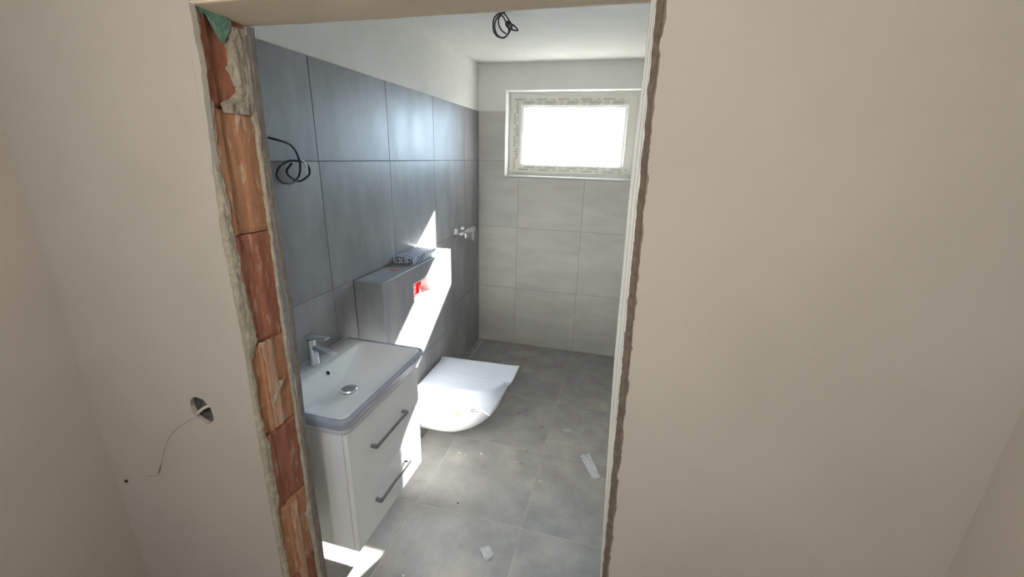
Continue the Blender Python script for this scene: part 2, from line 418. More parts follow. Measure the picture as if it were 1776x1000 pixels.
def rag(z, seed, amp): return amp*(nz(seed, 0, z, 22)+0.7*nz(seed+9, 0, z, 60)+0.5*nz(seed+3, 0, z, 170))
zs = [-0.003+i*0.006 for i in range(int((ZC+0.003)/0.006)+1)]
def panel(name, outer, holes, yf, yk, m):
    bm = bmesh.new(); ed = []
    for loop in [outer]+holes:
        vs = [bm.verts.new((x, yf, z)) for x, z in loop]
        ed += [bm.edges.new((vs[i], vs[(i+1)%len(vs)])) for i in range(len(vs))]
    r = bmesh.ops.triangle_fill(bm, edges=ed, use_beauty=True)
    ex = bmesh.ops.extrude_face_region(bm, geom=bm.faces[:])
    for e in ex['geom']:
        if isinstance(e, bmesh.types.BMVert): e.co.y = yk
    bmesh.ops.recalc_face_normals(bm, faces=bm.faces)
    me = bpy.data.meshes.new(name); bm.to_mesh(me); bm.free(); me.materials.append(m)
    o = bpy.data.objects.new(name, me); COL.objects.link(o); o.parent = wfr; return o
def hole_pt(k, n, s=1.0):
    a = 2*math.pi*k/n
    u = 0.040*math.cos(a); v = 0.047*math.sin(a)
    j = 1+0.10*nz(math.cos(a), math.sin(a), 5, 2.4)+0.05*nz(math.cos(a), math.sin(a), 1, 7)
    c, s_ = math.cos(0.5), math.sin(0.5)
    u, v = u*c-v*s_, u*s_+v*c
    return (hc[0]+u*j*s, hc[1]+v*j*s)
zt = [z for z in zs if z < DT-0.004]
outer = [(HX0, -0.003)]+[(interp(LE, z)+rag(z, 1, 0.0026), z) for z in zt]+[(interp(LE, DT), ZC), (HX0, ZC)]
panel('plaster_coat', outer, [[hole_pt(k, 64) for k in range(64)]], YH, YH+0.014, M['plaster_hall'])
outer = [(interp(RE, z)+rag(z, 31, 0.0042), z) for z in zt]+[(interp(RE, DT), ZC), (HX1, ZC), (HX1, -0.003)]
panel('plaster_coat', outer, [], YH, YH+0.014, M['plaster_hall'])
XA, XB = interp(LE, DT), interp(RE, DT)
bot = [(XA+(XB-XA)*i/120, DT+abs(rag(i*0.01, 44, 0.0016))) for i in range(121)]
panel('plaster_coat', [(XA, ZC), (XB, ZC)]+bot[::-1], [], YH, YH+0.014, M['plaster_hall'])
# bathroom-side coat
for q in ((-0.007, 0.352, 0, ZC), (1.392, XR, 0, ZC), (0.352, 1.392, DT+0.004, ZC)):
    MB().box(q[0], q[1], YB-0.018, YB, q[2]-0.003, q[3]).build('plaster_coat', M['plaster_white'], wfr)
# lintel underside
b = MB(); b.grid(lambda u, v: (0.33+1.07*u, YH+0.0015+(YB-YH-0.0015)*v, DT+0.0012*fbm(u*5, v, 3, 1.6)-0.0005), 80, 14)
b.build('soffit', M['plaster_soffit'], wfr, smooth=True, solid=0.004)
# socket hole: rough cup and a strap of mortar over it
b = MB(); n = 40
b.loft([[(hole_pt(k, n, s)[0], y+0.004*nz(k*0.7, s, 0, 1.0), hole_pt(k, n, s)[1]) for k in range(n)] for s, y in ((1.10, YH+0.003), (1.06, YH+0.02), (1.0, YH+0.05), (0.75, YH+0.062), (0.35, YH+0.058), (0.05, YH+0.06))], False, True)
b.build('socket_recess', M['recess'], wfr, smooth=True)
MB().tube([(0.133, YH+0.006, 1.068), (0.150, YH+0.003, 1.083), (0.172, YH+0.003, 1.100), (0.196, YH+0.008, 1.112)], 0.0052, 8).build('cable_stub', M['concrete_pale'], wfr, smooth=True)

# raw bricks of the left jamb, each block its own piece with ribs
def rib(y, k):
    # profile across the jamb, 0 at the hall side, 1 at the bathroom side
    if k % 2 == 0: return 0.010*(1-min(1, max(0, (y-0.20)/0.02)))+0.005*min(1, max(0, (y-0.52)/0.10))
    return 0.007*min(1, max(0, (y-0.28)/0.02))*(1-min(1, max(0, (y-0.62)/0.03)))+0.002
zj = [0.0, 0.135, 0.435, 0.738, 1.020, 1.313, 1.627, 1.935, 2.134]
bm_ = ['brick_orange', 'brick_orange', 'brick_pale', 'brick_orange', 'brick_red', 'brick_pale', 'brick_red', 'brick_orange', 'brick_red']
bm_ = ['brick_orange', 'brick_red', 'brick_orange', 'brick_red', 'brick_orange', 'brick_red', 'brick_orange', 'brick_red']
yA, yBk = YH+0.013, YB-0.019
def jamb_x(z): return interp([(0,.356),(1.0,.362),(1.5,.369),(1.9,.380),(2.2,.384)], z)
for k in range(8):
    za, zb_ = zj[k]+0.0015, zj[k+1]-0.0015
    par = 1 if k in (1, 2, 4) else 0
    b = MB()
    dx = 0.003*(random.random()-0.5)
    front = lambda u, v: (jamb_x(za+(zb_-za)*v)-0.008+dx+rib(u, par)+0.0016*fbm(u*3, za+v*2, k, 2.0)-0.004*(1 if (v < 0.012 or v > 0.988) else 0), yA+(yBk-yA)*u, za+(zb_-za)*v)
    nu, nv = 30, 26
    b.grid(front, nu, nv)
    e0 = b.v[0:]
    # sides back to the core
    idx = lambda i, j: i*(nv+1)+j
    ring = [idx(i, 0) for i in range(nu+1)]+[idx(nu, j) for j in range(1, nv+1)]+[idx(i, nv) for i in range(nu-1, -1, -1)]+[idx(0, j) for j in range(nv-1, 0, -1)]
    base = len(b.v)
    for r in ring: b.v.append((DL-0.051, b.v[r][1], b.v[r][2]))
    for i in range(len(ring)):
        j = (i+1) % len(ring); b.f.append((ring[i], base+i, base+j, ring[j]))
    b.build('brick', M[bm_[k]], wfr)

# mortar left on the jamb: a ragged strip at the hall side, a thin one at the bathroom side
def smear(name, m, z0, z1, ya, yb2, base, seed, th=0.006, nv=None, nu=14):
    nv = nv or int((z1-z0)/0.005)
    def f(u, v):
        z = z0+(z1-z0)*u
        a = ya(z); c = yb2(z); y = a+(c-a)*v
        e = min(1, min(v, 1-v)*4)
        return (base(z)+th*e*(0.75+0.7*fbm(y*3, z, seed, 20)) - 0.0035*(1-e), y, z)
    b = MB(); b.grid(f, nv, nu)
    return b.build(name, m, wfr, smooth=False, solid=0.002)
smear('mortar_smear', M['mortar'], 0.0, 2.128, lambda z: YH+0.0005,
      lambda z: YH+interp([(0,.024),(.55,.020),(.73,.018),(.78,.032),(1.0,.034),(1.06,.020),(1.28,.022),(1.33,.052),(1.5,.042),(1.66,.034),(1.8,.026),(1.93,.030),(2.0,.026),(2.1,.034),(2.2,.04)], z)+rag(z, 5, 0.007), lambda z: jamb_x(z)-0.001, 5)
smear('mortar_smear', M['mortar'], 0.0, 2.12, lambda z: YB-interp([(0,.030),(.5,.034),(.62,.044),(.66,.030),(.95,.026),(1.3,.028),(1.6,.027),(1.9,.030),(1.95,.044),(2.2,.046)], z)+rag(z, 12, 0.0035), lambda z: YB-0.0165, lambda z: jamb_x(z)-0.001, 12, 0.005, nu=8)
# heavy mortar near the lintel, and a few smeared dabs
smear('mortar_smear', M['mortar'], 1.925, 2.118, lambda z: YH+interp([(1.92,.060),(1.945,.055),(1.975,.10),(2.02,.088),(2.06,.094),(2.12,.086)], z)+rag(z, 20, 0.009), lambda z: YB-0.03, lambda z: jamb_x(z)-0.0005, 20, 0.0075)
smear('mortar_smear', M['brick_pale'], 1.03, 1.318, lambda z: YH+0.052+rag(z, 25, 0.003), lambda z: YH+0.104+rag(z, 26, 0.0015), lambda z: jamb_x(z)-0.001, 27, 0.004)
smear('mortar_smear', M['brick_pale'], 0.30, 0.725, lambda z: YH+0.060+rag(z, 28, 0.003), lambda z: YH+0.100+rag(z, 29, 0.0015), lambda z: jamb_x(z)-0.001, 30, 0.004)
smear('mortar_smear', M['mortar'], 1.118, 1.172, lambda z: YH+0.062+(z-1.118)*0.7, lambda z: YH+0.080+(z-1.118)*0.75, lambda z: jamb_x(z)+0.002, 33, 0.005, nu=6)
b = MB()
def gp(u, v):
    z = 2.135-(0.010+0.050*max(0, 1-abs(v-0.62)/0.36)**0.7)*u*(1+0.25*nz(v, 3, 0, 6))
    y = YH+0.012+0.082*v+0.012*u+0.003*nz(u, v, 2, 9)
    return (jamb_x(z)+0.0065+0.002*fbm(u, v, 8, 6), y, z)
b.grid(gp, 16, 18); b.build('membrane_flap', M['green'], wfr, solid=0.0015)
# grey plaster edge of the bathroom side
def ge(u, v):
    z = 2.13*u
    x = interp([(0,.362),(.9,.366),(1.4,.386),(1.55,.381),(1.78,.380),(1.9,.380),(2.13,.389)], z)
    y = YB-0.0175+0.018*v
    return (x+0.0015*fbm(v*2, z, 4, 14)-0.004*(1-min(1, v*6))*(0.6+0.8*nz(z, 0, 7, 30)), y, z)
b = MB(); b.grid(ge, 300, 8); b.build('plaster_edge', M['edge_grey'], wfr, solid=0.004)
# right jamb: rough brown face and white plaster bead standing into the opening
b = MB(); b.grid(lambda u, v: (interp(RE, 2.13*u)+0.001+0.004*v+0.0025*fbm(v*2, 2.13*u, 9, 24), YH+0.003+(YB-YH-0.022)*v, 2.13*u), 360, 14)
b.build('jamb_face', M['mortar_brown'], wfr, solid=0.006)
b = MB()
def pe(u, v):
    z = 2.13*u; a = interp(WRi, z)-0.002+rag(z, 51, 0.0022); c = interp(RE, z)+0.012
    return (a+(c-a)*v, YB-0.020-0.001*fbm(v*3, z, 2, 20), z)
b.grid(pe, 360, 8); b.build('plaster_edge', M['mortar_brown'], wfr, solid=0.003)
b = MB(); loops = []
for i in range(61):
    z = DT*i/60; a = interp(WLe, z); c = interp(WRi, z); w = max(c-a, 0.004)
    pr = [(0,0.012),(0.02,0.003),(0.10,0.0006),(0.25,0.0),(0.38,0.0008),(0.42,0.0022),(0.46,0.0008),(0.62,0.0),(0.72,0.0008),(0.76,0.002),(0.80,0.0008),(0.95,0.0),(1.0,0.002),(1.25,0.016),(0.0,0.016)]
    loops.append([(a+w*s+0.0004*nz(z, s, 0, 9), YB-0.016+d, z) for s, d in pr])
b.loft(loops); b.build('corner_bead', M['bead'], wfr, smooth=False)

# ------------------------------------------------------------------ window
win = struct(empty('window_1'), 'white plastic window with printed protective film')
fy = 0.128
gx0, gx1, gz0, gz1 = 0.383, 1.272, 1.779, 2.262
def ring(b, x0, x1, z0, z1, w, ya, yb_, wb=None):
    wb = wb or w
    b.box(x0, x0+w, ya, yb_, z0, z1); b.box(x1-w, x1, ya, yb_, z0, z1)
    b.box(x0+w, x1-w, ya, yb_, z0, z0+wb); b.box(x0+w, x1-w, ya, yb_, z1-w, z1)
ring_b = MB(); ring(ring_b, wx0+0.001, wx1-0.001, wz0+0.012, wz1-0.001, 0.05, fy+0.012, fy+0.085, 0.046)
ring_b.build('window_frame', M['pvc'], win, bevel=0.002)
b = MB(); ring(b, wx0+0.034, wx1-0.034, wz0+0.044, wz1-0.034, 0.074, fy, fy+0.06, 0.060); sash = b.build('sash', M['pvc_film'], win, bevel=0.003)
# glazing bead, sloped towards the pane
b = MB(); o = [(gx0-0.024, gz0-0.02), (gx1+0.024, gz0-0.02), (gx1+0.024, gz1+0.024), (gx0-0.024, gz1+0.024)]
i_ = [(gx0, gz0), (gx1, gz0), (gx1, gz1), (gx0, gz1)]
b.loft([[(x, fy+0.012, z) for x, z in i_], [(x, fy-0.001, z) for x, z in o], [(x, fy+0.030, z) for x, z in o], [(x, fy+0.030, z) for x, z in i_], [(x, fy+0.012, z) for x, z in i_]], False, False)
b.build('glazing_bead', M['pvc'], win)
MB().box(gx0-0.012, gx1+0.012, fy+0.031, fy+0.051, gz0-0.012, gz1+0.012).build('pane', M['glass'], win)
b = MB(); b.lathe((1.318, fy-0.0005, 1.932), (0, -1, 0), [(0, 0.017), (0.004, 0.016), (0.004, 0.010), (0.0012, 0.0095), (0.001, 0.0)], 24); b.build('handle_socket', M['pvc'], sash, smooth=True, autosmooth=0.6)
b = MB(); b.box(1.3145, 1.3215, fy-0.0022, fy-0.0012, 1.929, 1.936); b.build('spindle_hole', M['grey_plastic'], sash)
MB().box(wx0, wx1, 0.235, 0.298, 2.313, wz1-0.0005).build('sun_trim_rail', M['grey_plastic'], win)  # unseen outer strip, added to trim the top edge of the sun patch
MB().box(wx0, wx1, -0.011, fy+0.03, wz0-0.0005, wz0+0.0115).build('window_sill', M['pvc'], win, bevel=0.002)

# lettering on the film
def text_mesh(body, size):
    cu = bpy.data.curves.new('film_text', 'FONT'); cu.body = body; cu.size = size; cu.align_x = 'CENTER'; cu.align_y = 'CENTER'; cu.resolution_u = 2
    o = bpy.data.objects.new('film_text', cu); COL.objects.link(o)
    dg = bpy.context.evaluated_depsgraph_get(); me = o.evaluated_get(dg).to_mesh()
    v = [tuple(p.co) for p in me.vertices]; f = [tuple(p.vertices) for p in me.polygons]
    o.evaluated_get(dg).to_mesh_clear(); bpy.data.objects.remove(o); bpy.data.curves.remove(cu)
    return v, f
word = text_mesh('SCHÜCO', 0.0235)
mark_v = [(-0.016,-0.003),(-0.013,-0.006),(-0.004,0.007),(-0.006,0.008),(-0.013,-0.002),(0.006,-0.006),(0.016,-0.006),(0.016,-0.003),(0.009,-0.003),(0.009,0.006),(0.006,0.006)]
mark = ([(x, z, 0) for x, z in mark_v], [(0,1,4),(1,2,3,4),(5,6,7,8),(5,8,9,10)])
def put(b, shape, cx, cz, ang, y):
    c, s = math.cos(ang), math.sin(ang); k = len(b.v)
    for p in shape[0]: b.v.append((cx+p[0]*c-p[1]*s, y, cz+p[0]*s+p[1]*c))
    for f in shape[1]: b.f.append(tuple(k+i for i in f))
yt = fy-0.0012
def row(name, m, horiz, pos, a, c, step, off, ang, words=True):
    b = MB(); t = a+off; k = 0
    while t < c:
        sh = word if k % 2 == 0 else mark
        p = (t, pos) if horiz else (pos, t)
        put(b, sh, p[0], p[1], ang, yt)
        t += step/2; k += 1
    me = b.mesh(name, m, recalc=False); o = bpy.data.objects.new(name, me); COL.objects.link(o); o.parent = sash
row('film_lettering', M['ink'], True, 2.328, 0.33, 1.33, 0.196, 0.02, 0)
row('film_lettering', M['ink'], True, 2.306, 0.33, 1.30, 0.196, 0.10, 0)
row('film_lettering', M['ink'], True, 1.752, 0.33, 1.34, 0.196, 0.12, math.pi)
row('film_lettering', M['ink'], True, 1.729, 0.33, 1.34, 0.196, 0.06, math.pi)
row('film_lettering', M['ink'], False, 0.304, 1.75, 2.30, 0.196, 0.03, math.pi/2)
row('film_lettering', M['ink'], False, 0.327, 1.77, 2.28, 0.196, 0.10, math.pi/2)
yt = fy-0.0014
row('film_lettering', M['ink_faint'], True, 2.289, 0.38, 1.30, 0.196, 0.04, 0)
row('film_lettering', M['ink_faint'], True, 1.771, 0.38, 1.30, 0.196, 0.02, math.pi)
b = MB()
b.tube([(0.905+0.012*i, fy-0.002, 2.312+0.006*(-1)**i) for i in range(7)], 0.0012, 5).build('pen_scribble', M['ink_blue'], sash)

# ------------------------------------------------------------------ shower drain strip along the wall
dr = empty('shower_drain')
MB().box(0.003, 0.062, -0.935, -0.010, -0.006, -0.0005).build('drain_cover', M['tile_floor'], dr, bevel=0.001)
MB().box(0.062, 0.0775, -0.937, -0.010, -0.012, -0.008).build('drain_slot', M['dark_hole'], dr)
MB().box(0.0755, 0.0785, -0.937, -0.010, -0.008, 0.0004).build('drain_rail', M['steel'], dr)
tag(dr, 'narrow linear shower drain strip with dark slot along the grey wall', 'drain'); seat(dr, (0.04, -0.47, -0.012))

# ------------------------------------------------------------------ vanity cabinet
va = empty('vanity_cabinet')
cy0, cy1, cz0, cz1, cxf = -2.712, -2.160, 0.285, 0.848, 0.43
MB().box(0.002, cxf-0.022, cy0, cy1, cz0, cz1).build('body', M['cabinet_side'], va, bevel=0.001)
def rrect_handle(z, par):
    hb = MB()
    hb.box(cxf+0.026, cxf+0.032, -2.578, -2.318, z-0.005, z+0.005)
    h = hb.build('handle', M['steel'], par, bevel=0.001)
    return h
for zz0, zz1, zh in ((cz0, 0.508, 0.425), (0.511, cz1-0.004, 0.700)):
    d = MB().box(cxf-0.020, cxf, cy0, cy1, zz0, zz1).build('drawer', M['lacquer'], va, bevel=0.0015)
    hb = MB(); hb.box(cxf+0.024, cxf+0.031, -2.580, -2.316, zh-0.006, zh+0.006)
    hb.box(cxf, cxf+0.024, -2.580, -2.566, zh-0.006, zh+0.006); hb.box(cxf, cxf+0.024, -2.330, -2.316, zh-0.006, zh+0.006)
    hb.build('handle', M['steel'], d, bevel=0.001)
tag(va, 'white wall-hung vanity cabinet with two glossy drawers under the washbasin', 'cabinet'); seat(va, (0.215, -2.435, cz0))

# washbasin: lofted from rounded rectangles
def rrect(x0, x1, y0, y1, rb, rf, z, n=10, m=8):
    pts = []
    cs = [((x1-rf, y1-rf), 0, rf), ((x0+rb, y1-rb), 90, rb), ((x0+rb, y0+rb), 180, rb), ((x1-rf, y0+rf), 270, rf)]
    arcs = []
    for (cx, cy), a0, r in cs:
        arcs.append([(cx+r*math.cos(math.radians(a0+90*k/n)), cy+r*math.sin(math.radians(a0+90*k/n))) for k in range(n+1)])
    for i in range(4):
        A = arcs[i]; B = arcs[(i+1) % 4][0]
        pts += A
        for k in range(1, m): pts.append((A[-1][0]+(B[0]-A[-1][0])*k/m, A[-1][1]+(B[1]-A[-1][1])*k/m))
    zf = z if callable(z) else (lambda x, y: z)
    return [(x, y, zf(x, y)) for x, y in pts]
ba = empty('washbasin')
by0, by1, bt = -2.748, -2.118, 0.930
loops = [
    rrect(0.010, 0.405, by0+0.045, by1-0.055, 0.004, 0.03, 0.8485),
    rrect(0.003, 0.428, by0+0.028, by1-0.040, 0.004, 0.035, 0.8490),
    rrect(0.002, 0.434, by0+0.024, by1-0.034, 0.004, 0.036, 0.8530),
    rrect(0.002, 0.455, by0+0.004, by1-0.006, 0.004, 0.038, 0.9100),
    rrect(0.002, 0.460, by0+0.000, by1-0.000, 0.004, 0.040, 0.9220),
    rrect(0.002, 0.458, by0+0.002, by1-0.002, 0.005, 0.039, 0.9280),
    rrect(0.004, 0.452, by0+0.007, by1-0.007, 0.006, 0.036, 0.9300),
    rrect(0.110, 0.436, by0+0.022, by1-0.024, 0.030, 0.040, 0.9295),
    rrect(0.116, 0.430, by0+0.028, by1-0.032, 0.032, 0.042, 0.9270),
    rrect(0.124, 0.422, by0+0.036, by1-0.048, 0.036, 0.046, 0.9170),
    rrect(0.137, 0.412, by0+0.050, by1-0.090, 0.045, 0.055, 0.8980),
    rrect(0.152, 0.398, by0+0.072, by1-0.145, 0.055, 0.060, 0.8770),
    rrect(0.170, 0.372, by0+0.110, by1-0.195, 0.060, 0.062, 0.8610),
    rrect(0.190, 0.335, by0+0.160, by1-0.235, 0.055, 0.055, 0.8540),
    rrect(0.220, 0.300, by0+0.230, by1-0.285, 0.035, 0.035, 0.8515),
]
b = MB(); b.loft(loops, True, True); bo = b.build('bowl', M['ceramic'], ba, smooth=True, autosmooth=1.0)
# overflow hole and plug
b = MB(); b.lathe((0.1345, -2.424, 0.9040), (1.0, 0, 0.68), [(0.0, 0.0125), (0.0015, 0.0125), (0.0015, 0.0095), (0.0005, 0.0090), (0.0004, 0.0)], 24)
ov = b.build('overflow_ring', M['chrome'], ba, smooth=True, autosmooth=0.6)
b = MB(); b.lathe((0.1356, -2.424, 0.9048), (1.0, 0, 0.68), [(0.0, 0.0094), (0.0004, 0.0)], 24); b.build('overflow_hole', M['dark_hole'], ov)
b = MB(); b.lathe((0.262, -2.458, 0.8520), (0, 0, 1), [(0, 0.030), (0.003, 0.030), (0.004, 0.022), (0.0105, 0.020), (0.0105, 0.032), (0.013, 0.0340), (0.0185, 0.031), (0.0215, 0.018), (0.0225, 0.0)], 36)
b.build('drain_plug', M['chrome_satin'], ba, smooth=True, autosmooth=0.7)
# protective film stuck around the rim, crumpled at the far edge
def film_loop(e, z, amp, seed):
    L = rrect(0.030, 0.460+e, by0-e, by1+e, 0.004, 0.041+max(e, -0.03), z)
    return [(max(x, 0.006)+amp*nz(x*30, y*30, seed)*1.0, y+amp*nz(y*31, x*30, seed+4), zz+amp*0.9*fbm(x*26, y*26, seed+2)) for x, y, zz in L]
b = MB(); b.loft([film_loop(-0.016, 0.9314, 0.0010, 1), film_loop(-0.009, 0.9326, 0.0018, 2), film_loop(-0.001, 0.9316, 0.0016, 3), film_loop(0.0030, 0.9230, 0.0014, 4), film_loop(0.0014, 0.9060, 0.0014, 5), film_loop(-0.0035, 0.890, 0.0014, 6)], False, False)
b.build('protective_film', M['film_blue'], ba, smooth=True)
b = MB(); b.grid(lambda u, v: (0.165+0.040*u+0.01*v, -2.635+0.018*v, 0.8540-0.0130*u+0.0035), 4, 4)
tag(ba, 'white ceramic washbasin with bluish protective film around its rim', 'washbasin'); seat(ba, (0.23, -2.43, 0.8485))

# basin tap
tp = empty('basin_tap')
tx, ty = 0.060, -2.414
b = MB(); b.lathe((tx, ty, 0.9302), (0, 0, 1), [(0, 0.026), (0.004, 0.026), (0.006, 0.0235), (0.055, 0.0225), (0.115, 0.0215), (0.124, 0.019), (0.125, 0.0)], 36)
b.build('tap_body', M['chrome'], tp, smooth=True, autosmooth=0.7)
def slab(sec, m, name, par):
    # sections: (x, zc, half width, half height)
    b = MB(); L = []
    for x, z, hw_, hh in sec:
        L.append([(x, ty+hw_*math.copysign(abs(math.cos(t))**0.5, math.cos(t)), z+hh*math.copysign(abs(math.sin(t))**0.5, math.sin(t))) for t in [2*math.pi*k/20 for k in range(20)]])
    b.loft(L); return b.build(name, m, par, smooth=True, autosmooth=0.8)
slab([(tx+0.010, 1.018, 0.016, 0.014), (tx+0.040, 1.013, 0.017, 0.011), (tx+0.08, 1.005, 0.0175, 0.008), (tx+0.110, 0.998, 0.0175, 0.0065), (tx+0.114, 0.996, 0.016, 0.005)], M['chrome'], 'spout', tp)
slab([(tx-0.028, 1.060, 0.014, 0.004), (tx-0.022, 1.0625, 0.020, 0.0075), (tx+0.012, 1.064, 0.021, 0.008), (tx+0.045, 1.0665, 0.019, 0.005), (tx+0.082, 1.069, 0.0175, 0.0035), (tx+0.086, 1.069, 0.016, 0.0025)], M['chrome'], 'lever', tp)
b = MB(); b.cyl((tx+0.102, ty, 0.9955), (tx+0.102, ty, 0.987), 0.010, n=20); b.build('aerator', M['steel'], tp, smooth=True, autosmooth=0.6)
tag(tp, 'chrome single-lever mixer tap standing on the washbasin', 'tap'); seat(tp, (tx, ty, 0.9302))

# ------------------------------------------------------------------ toilet
to = empty('toilet')
tcy = -1.525
def dsh(xb_, xf, hw_, z, k=0.55, n=24, m=6, p=2.0):
    xs = xf-(xf-xb_)*k
    pts = [(xb_, tcy-hw_), ]
    for i in range(1, m): pts.append((xb_+(xs-xb_)*i/m, tcy-hw_))
    for i in range(n+1):
        a = -math.pi/2+math.pi*i/n
        ca, sa = math.cos(a), math.sin(a)
        pts.append((xs+(xf-xs)*abs(ca)**(2/p), tcy+hw_*math.copysign(abs(sa)**(2/p), sa)))
    for i in range(1, m): pts.append((xs-(xs-xb_)*i/m, tcy+hw_))
    pts.append((xb_, tcy+hw_))
    return [(x, y, z) for x, y in pts]
B0 = bxd+0.001
prof = [(0.30,0.05,0.068),(0.38,0.100,0.071),(0.44,0.125,0.080),(0.50,0.142,0.100),(0.555,0.153,0.132),(0.605,0.162,0.175),(0.645,0.169,0.225),(0.675,0.174,0.280),(0.693,0.177,0.335),(0.702,0.179,0.385),(0.704,0.180,0.410),(0.700,0.177,0.418),(0.66,0.145,0.419)]
b = MB(); b.loft([dsh(B0, xf, h, z, 0.55, p=2.15) for xf, h, z in prof])
bowl = b.build('bowl', M['ceramic'], to, smooth=True, autosmooth=1.0)
b = MB(); b.loft([dsh(B0+0.035, xf, h, z, 0.52, p=2.2) for xf, h, z in ((0.698,0.174,0.4200),(0.706,0.181,0.4215),(0.707,0.182,0.434),(0.700,0.178,0.4365))])
b.build('seat', M['white_plastic'], to, smooth=True, autosmooth=0.9)
b = MB(); b.loft([dsh(B0+0.030, xf, h, z, 0.52, p=2.2) for xf, h, z in ((0.700,0.177,0.4375),(0.708,0.183,0.4395),(0.708,0.183,0.449),(0.700,0.178,0.4565),(0.66,0.15,0.459),(0.5,0.06,0.4595))])
b.build('lid', M['white_plastic'], to, smooth=True, autosmooth=0.9)
for s in (-1, 1):
    b = MB(); b.cyl((B0+0.022, tcy+s*0.075-0.022, 0.433), (B0+0.022, tcy+s*0.075+0.022, 0.433), 0.0115, n=16)
    b.build('hinge', M['chrome'], to, smooth=True, autosmooth=0.6)
tag(to, 'white wall-hung toilet bowl below the flush opening', 'toilet')
# stickers on the bowl, laid on its surface
def bowl_pt(a, z, off=0.0008):
    # a: angle round the front, -90 near side .. +90 far side
    for (x0_, h0, z0_), (x1_, h1, z1_) in zip(prof, prof[1:]):
        if z0_ <= z <= z1_:
            t = (z-z0_)/(z1_-z0_); xf = x0_+(x1_-x0_)*t; h = h0+(h1-h0)*t; break
    xs = xf-(xf-B0)*0.55; ca, sa = math.cos(a), math.sin(a); p = 2.15
    x = xs+(xf-xs)*abs(ca)**(2/p); y = tcy+h*math.copysign(abs(sa)**(2/p), sa)
    n = Vector((ca, sa, -0.35)).normalized()
    return Vector((x, y, z))+n*off
def patch(name, m, a0, a1, z0, z1, par, off=0.0012, diamond=False):
    b = MB()
    def f(u, v):
        if diamond:
            s, t = u-0.5, v-0.5; u2, v2 = 0.5+(s-t)*0.7, 0.5+(s+t)*0.7
        else: u2, v2 = u, v
        return bowl_pt(math.radians(a0+(a1-a0)*u2), z0+(z1-z0)*v2, off)
    b.grid(f, 6, 6); return b.build(name, m, par, solid=0.0003)
patch('sticker', M['yellow'], -85.5, -76, 0.258, 0.290, to, diamond=True)
lb = patch('sticker', M['white_plastic'], -66, -50, 0.296, 0.326, to)
for i in range(3):
    patch('print', M['ink'], -65, (-58, -60, -53)[i], 0.319-0.009*i, 0.3225-0.009*i, lb, 0.0022)
seat(to, (0.4, tcy, 0.068))

# protective foam sheet laid over the lid, corners standing off
def inside(x, y):
    xf, hw_ = 0.708, 0.183; xs = xf-(xf-B0)*0.52
    if x < xs: return max(abs(y-tcy)-hw_, 0)
    r = (((x-xs)/(xf-xs))**2.2+(abs(y-tcy)/hw_)**2.2)**(1/2.2)
    return max((r-1)*0.185, 0)
def foam(u, v):
    x = 0.196+0.545*u+0.012*math.sin(v*3.0)*u
    y = -1.320-0.422*v+0.03*u*(0.5-v)*0+0.006*nz(u*3, 0, 1)
    if v < 0.15: x -= 0.02*(0.15-v)/0.15*(1-u)
    e = inside(x, y)
    z = 0.4625+0.0022*fbm(u*2.2, v*4, 3, 1.2)+0.0030*max(0, 1-abs(v-0.45-0.12*u)/0.05)*u
    if v > 0.5: z -= 1.15*e*min(1, 0.6+e*6); x -= 0.62*e; y -= 0.06*e
    else: z += 0.10*e; x += 0.15*e
    ed = max(0, 0.03-min(v, 1-v))/0.03
    z -= 0.006*ed*(1-u)
    if u < 0.06: z -= 0.006*(0.06-u)/0.06
    return (x, y, z)
b = MB(); b.grid(foam, 60, 60)
fo = b.build('foam_sheet', M['foam'], None, smooth=True, solid=0.002)
tag(fo, 'thin white protective foam sheet lying over the toilet lid', 'foam sheet')

# ------------------------------------------------------------------ flush plate opening
fb = empty('flush_frame')
b = MB()
e = 0.004
b.box(0.062, bxd+0.003, fy0+0.0005, fy0+e, fz0+0.0005, fz1-0.0005); b.box(0.062, bxd+0.003, fy1-e, fy1-0.0005, fz0+0.0005, fz1-0.0005)
b.box(0.062, bxd+0.003, fy0+e, fy1-e, fz0+0.0005, fz0+e); b.box(0.062, bxd+0.003, fy0+e, fy1-e, fz1-e, fz1-0.0005)
b.build('sleeve', M['white_plastic'], fb)
MB().box(0.062, 0.066, fy0+e, fy1-e, fz0+e, fz1-e).build('back_plate', M['white_plastic'], fb)
MB().box(0.130, 0.138, fy0+0.006, fy0+0.090, fz0+0.030, fz1-0.006).build('label_card', M['white_plastic'], fb)
for yy, zz, w, h, mm in ((fy0+0.016, fz1-0.032, 0.020, 0.012, 'grey_plastic'), (fy0+0.030, fz1-0.066, 0.018, 0.022, 'ink'), (fy0+0.062, fz1-0.036, 0.016, 0.018, 'grey_plastic'), (fy0+0.060, fz1-0.066, 0.014, 0.014, 'red_dull')):
    MB().box(0.138, 0.1392, yy, yy+w, zz, zz+h).build('card_print', M[mm], fb)
MB().box(0.118, 0.150, fy0+0.102, fy0+0.135, fz0+0.004, fz1-0.004).build('red_bar', M['red_plastic'], fb, bevel=0.002)
b = MB(); b.box(0.142, 0.152, fy0+0.130, fy0+0.176, fz0+0.052, fz0+0.061); b.build('red_arm', M['red_plastic'], fb, bevel=0.002)
MB().box(0.120, 0.160, fy0+0.006, fy0+0.112, fz0+0.005, fz0+0.022).build('red_foot', M['red_plastic'], fb, bevel=0.002)
tag(fb, 'white flush opening with bright red plastic parts in the tiled box', 'flush frame'); seat(fb, (0.12, (fy0+fy1)/2, fz0))

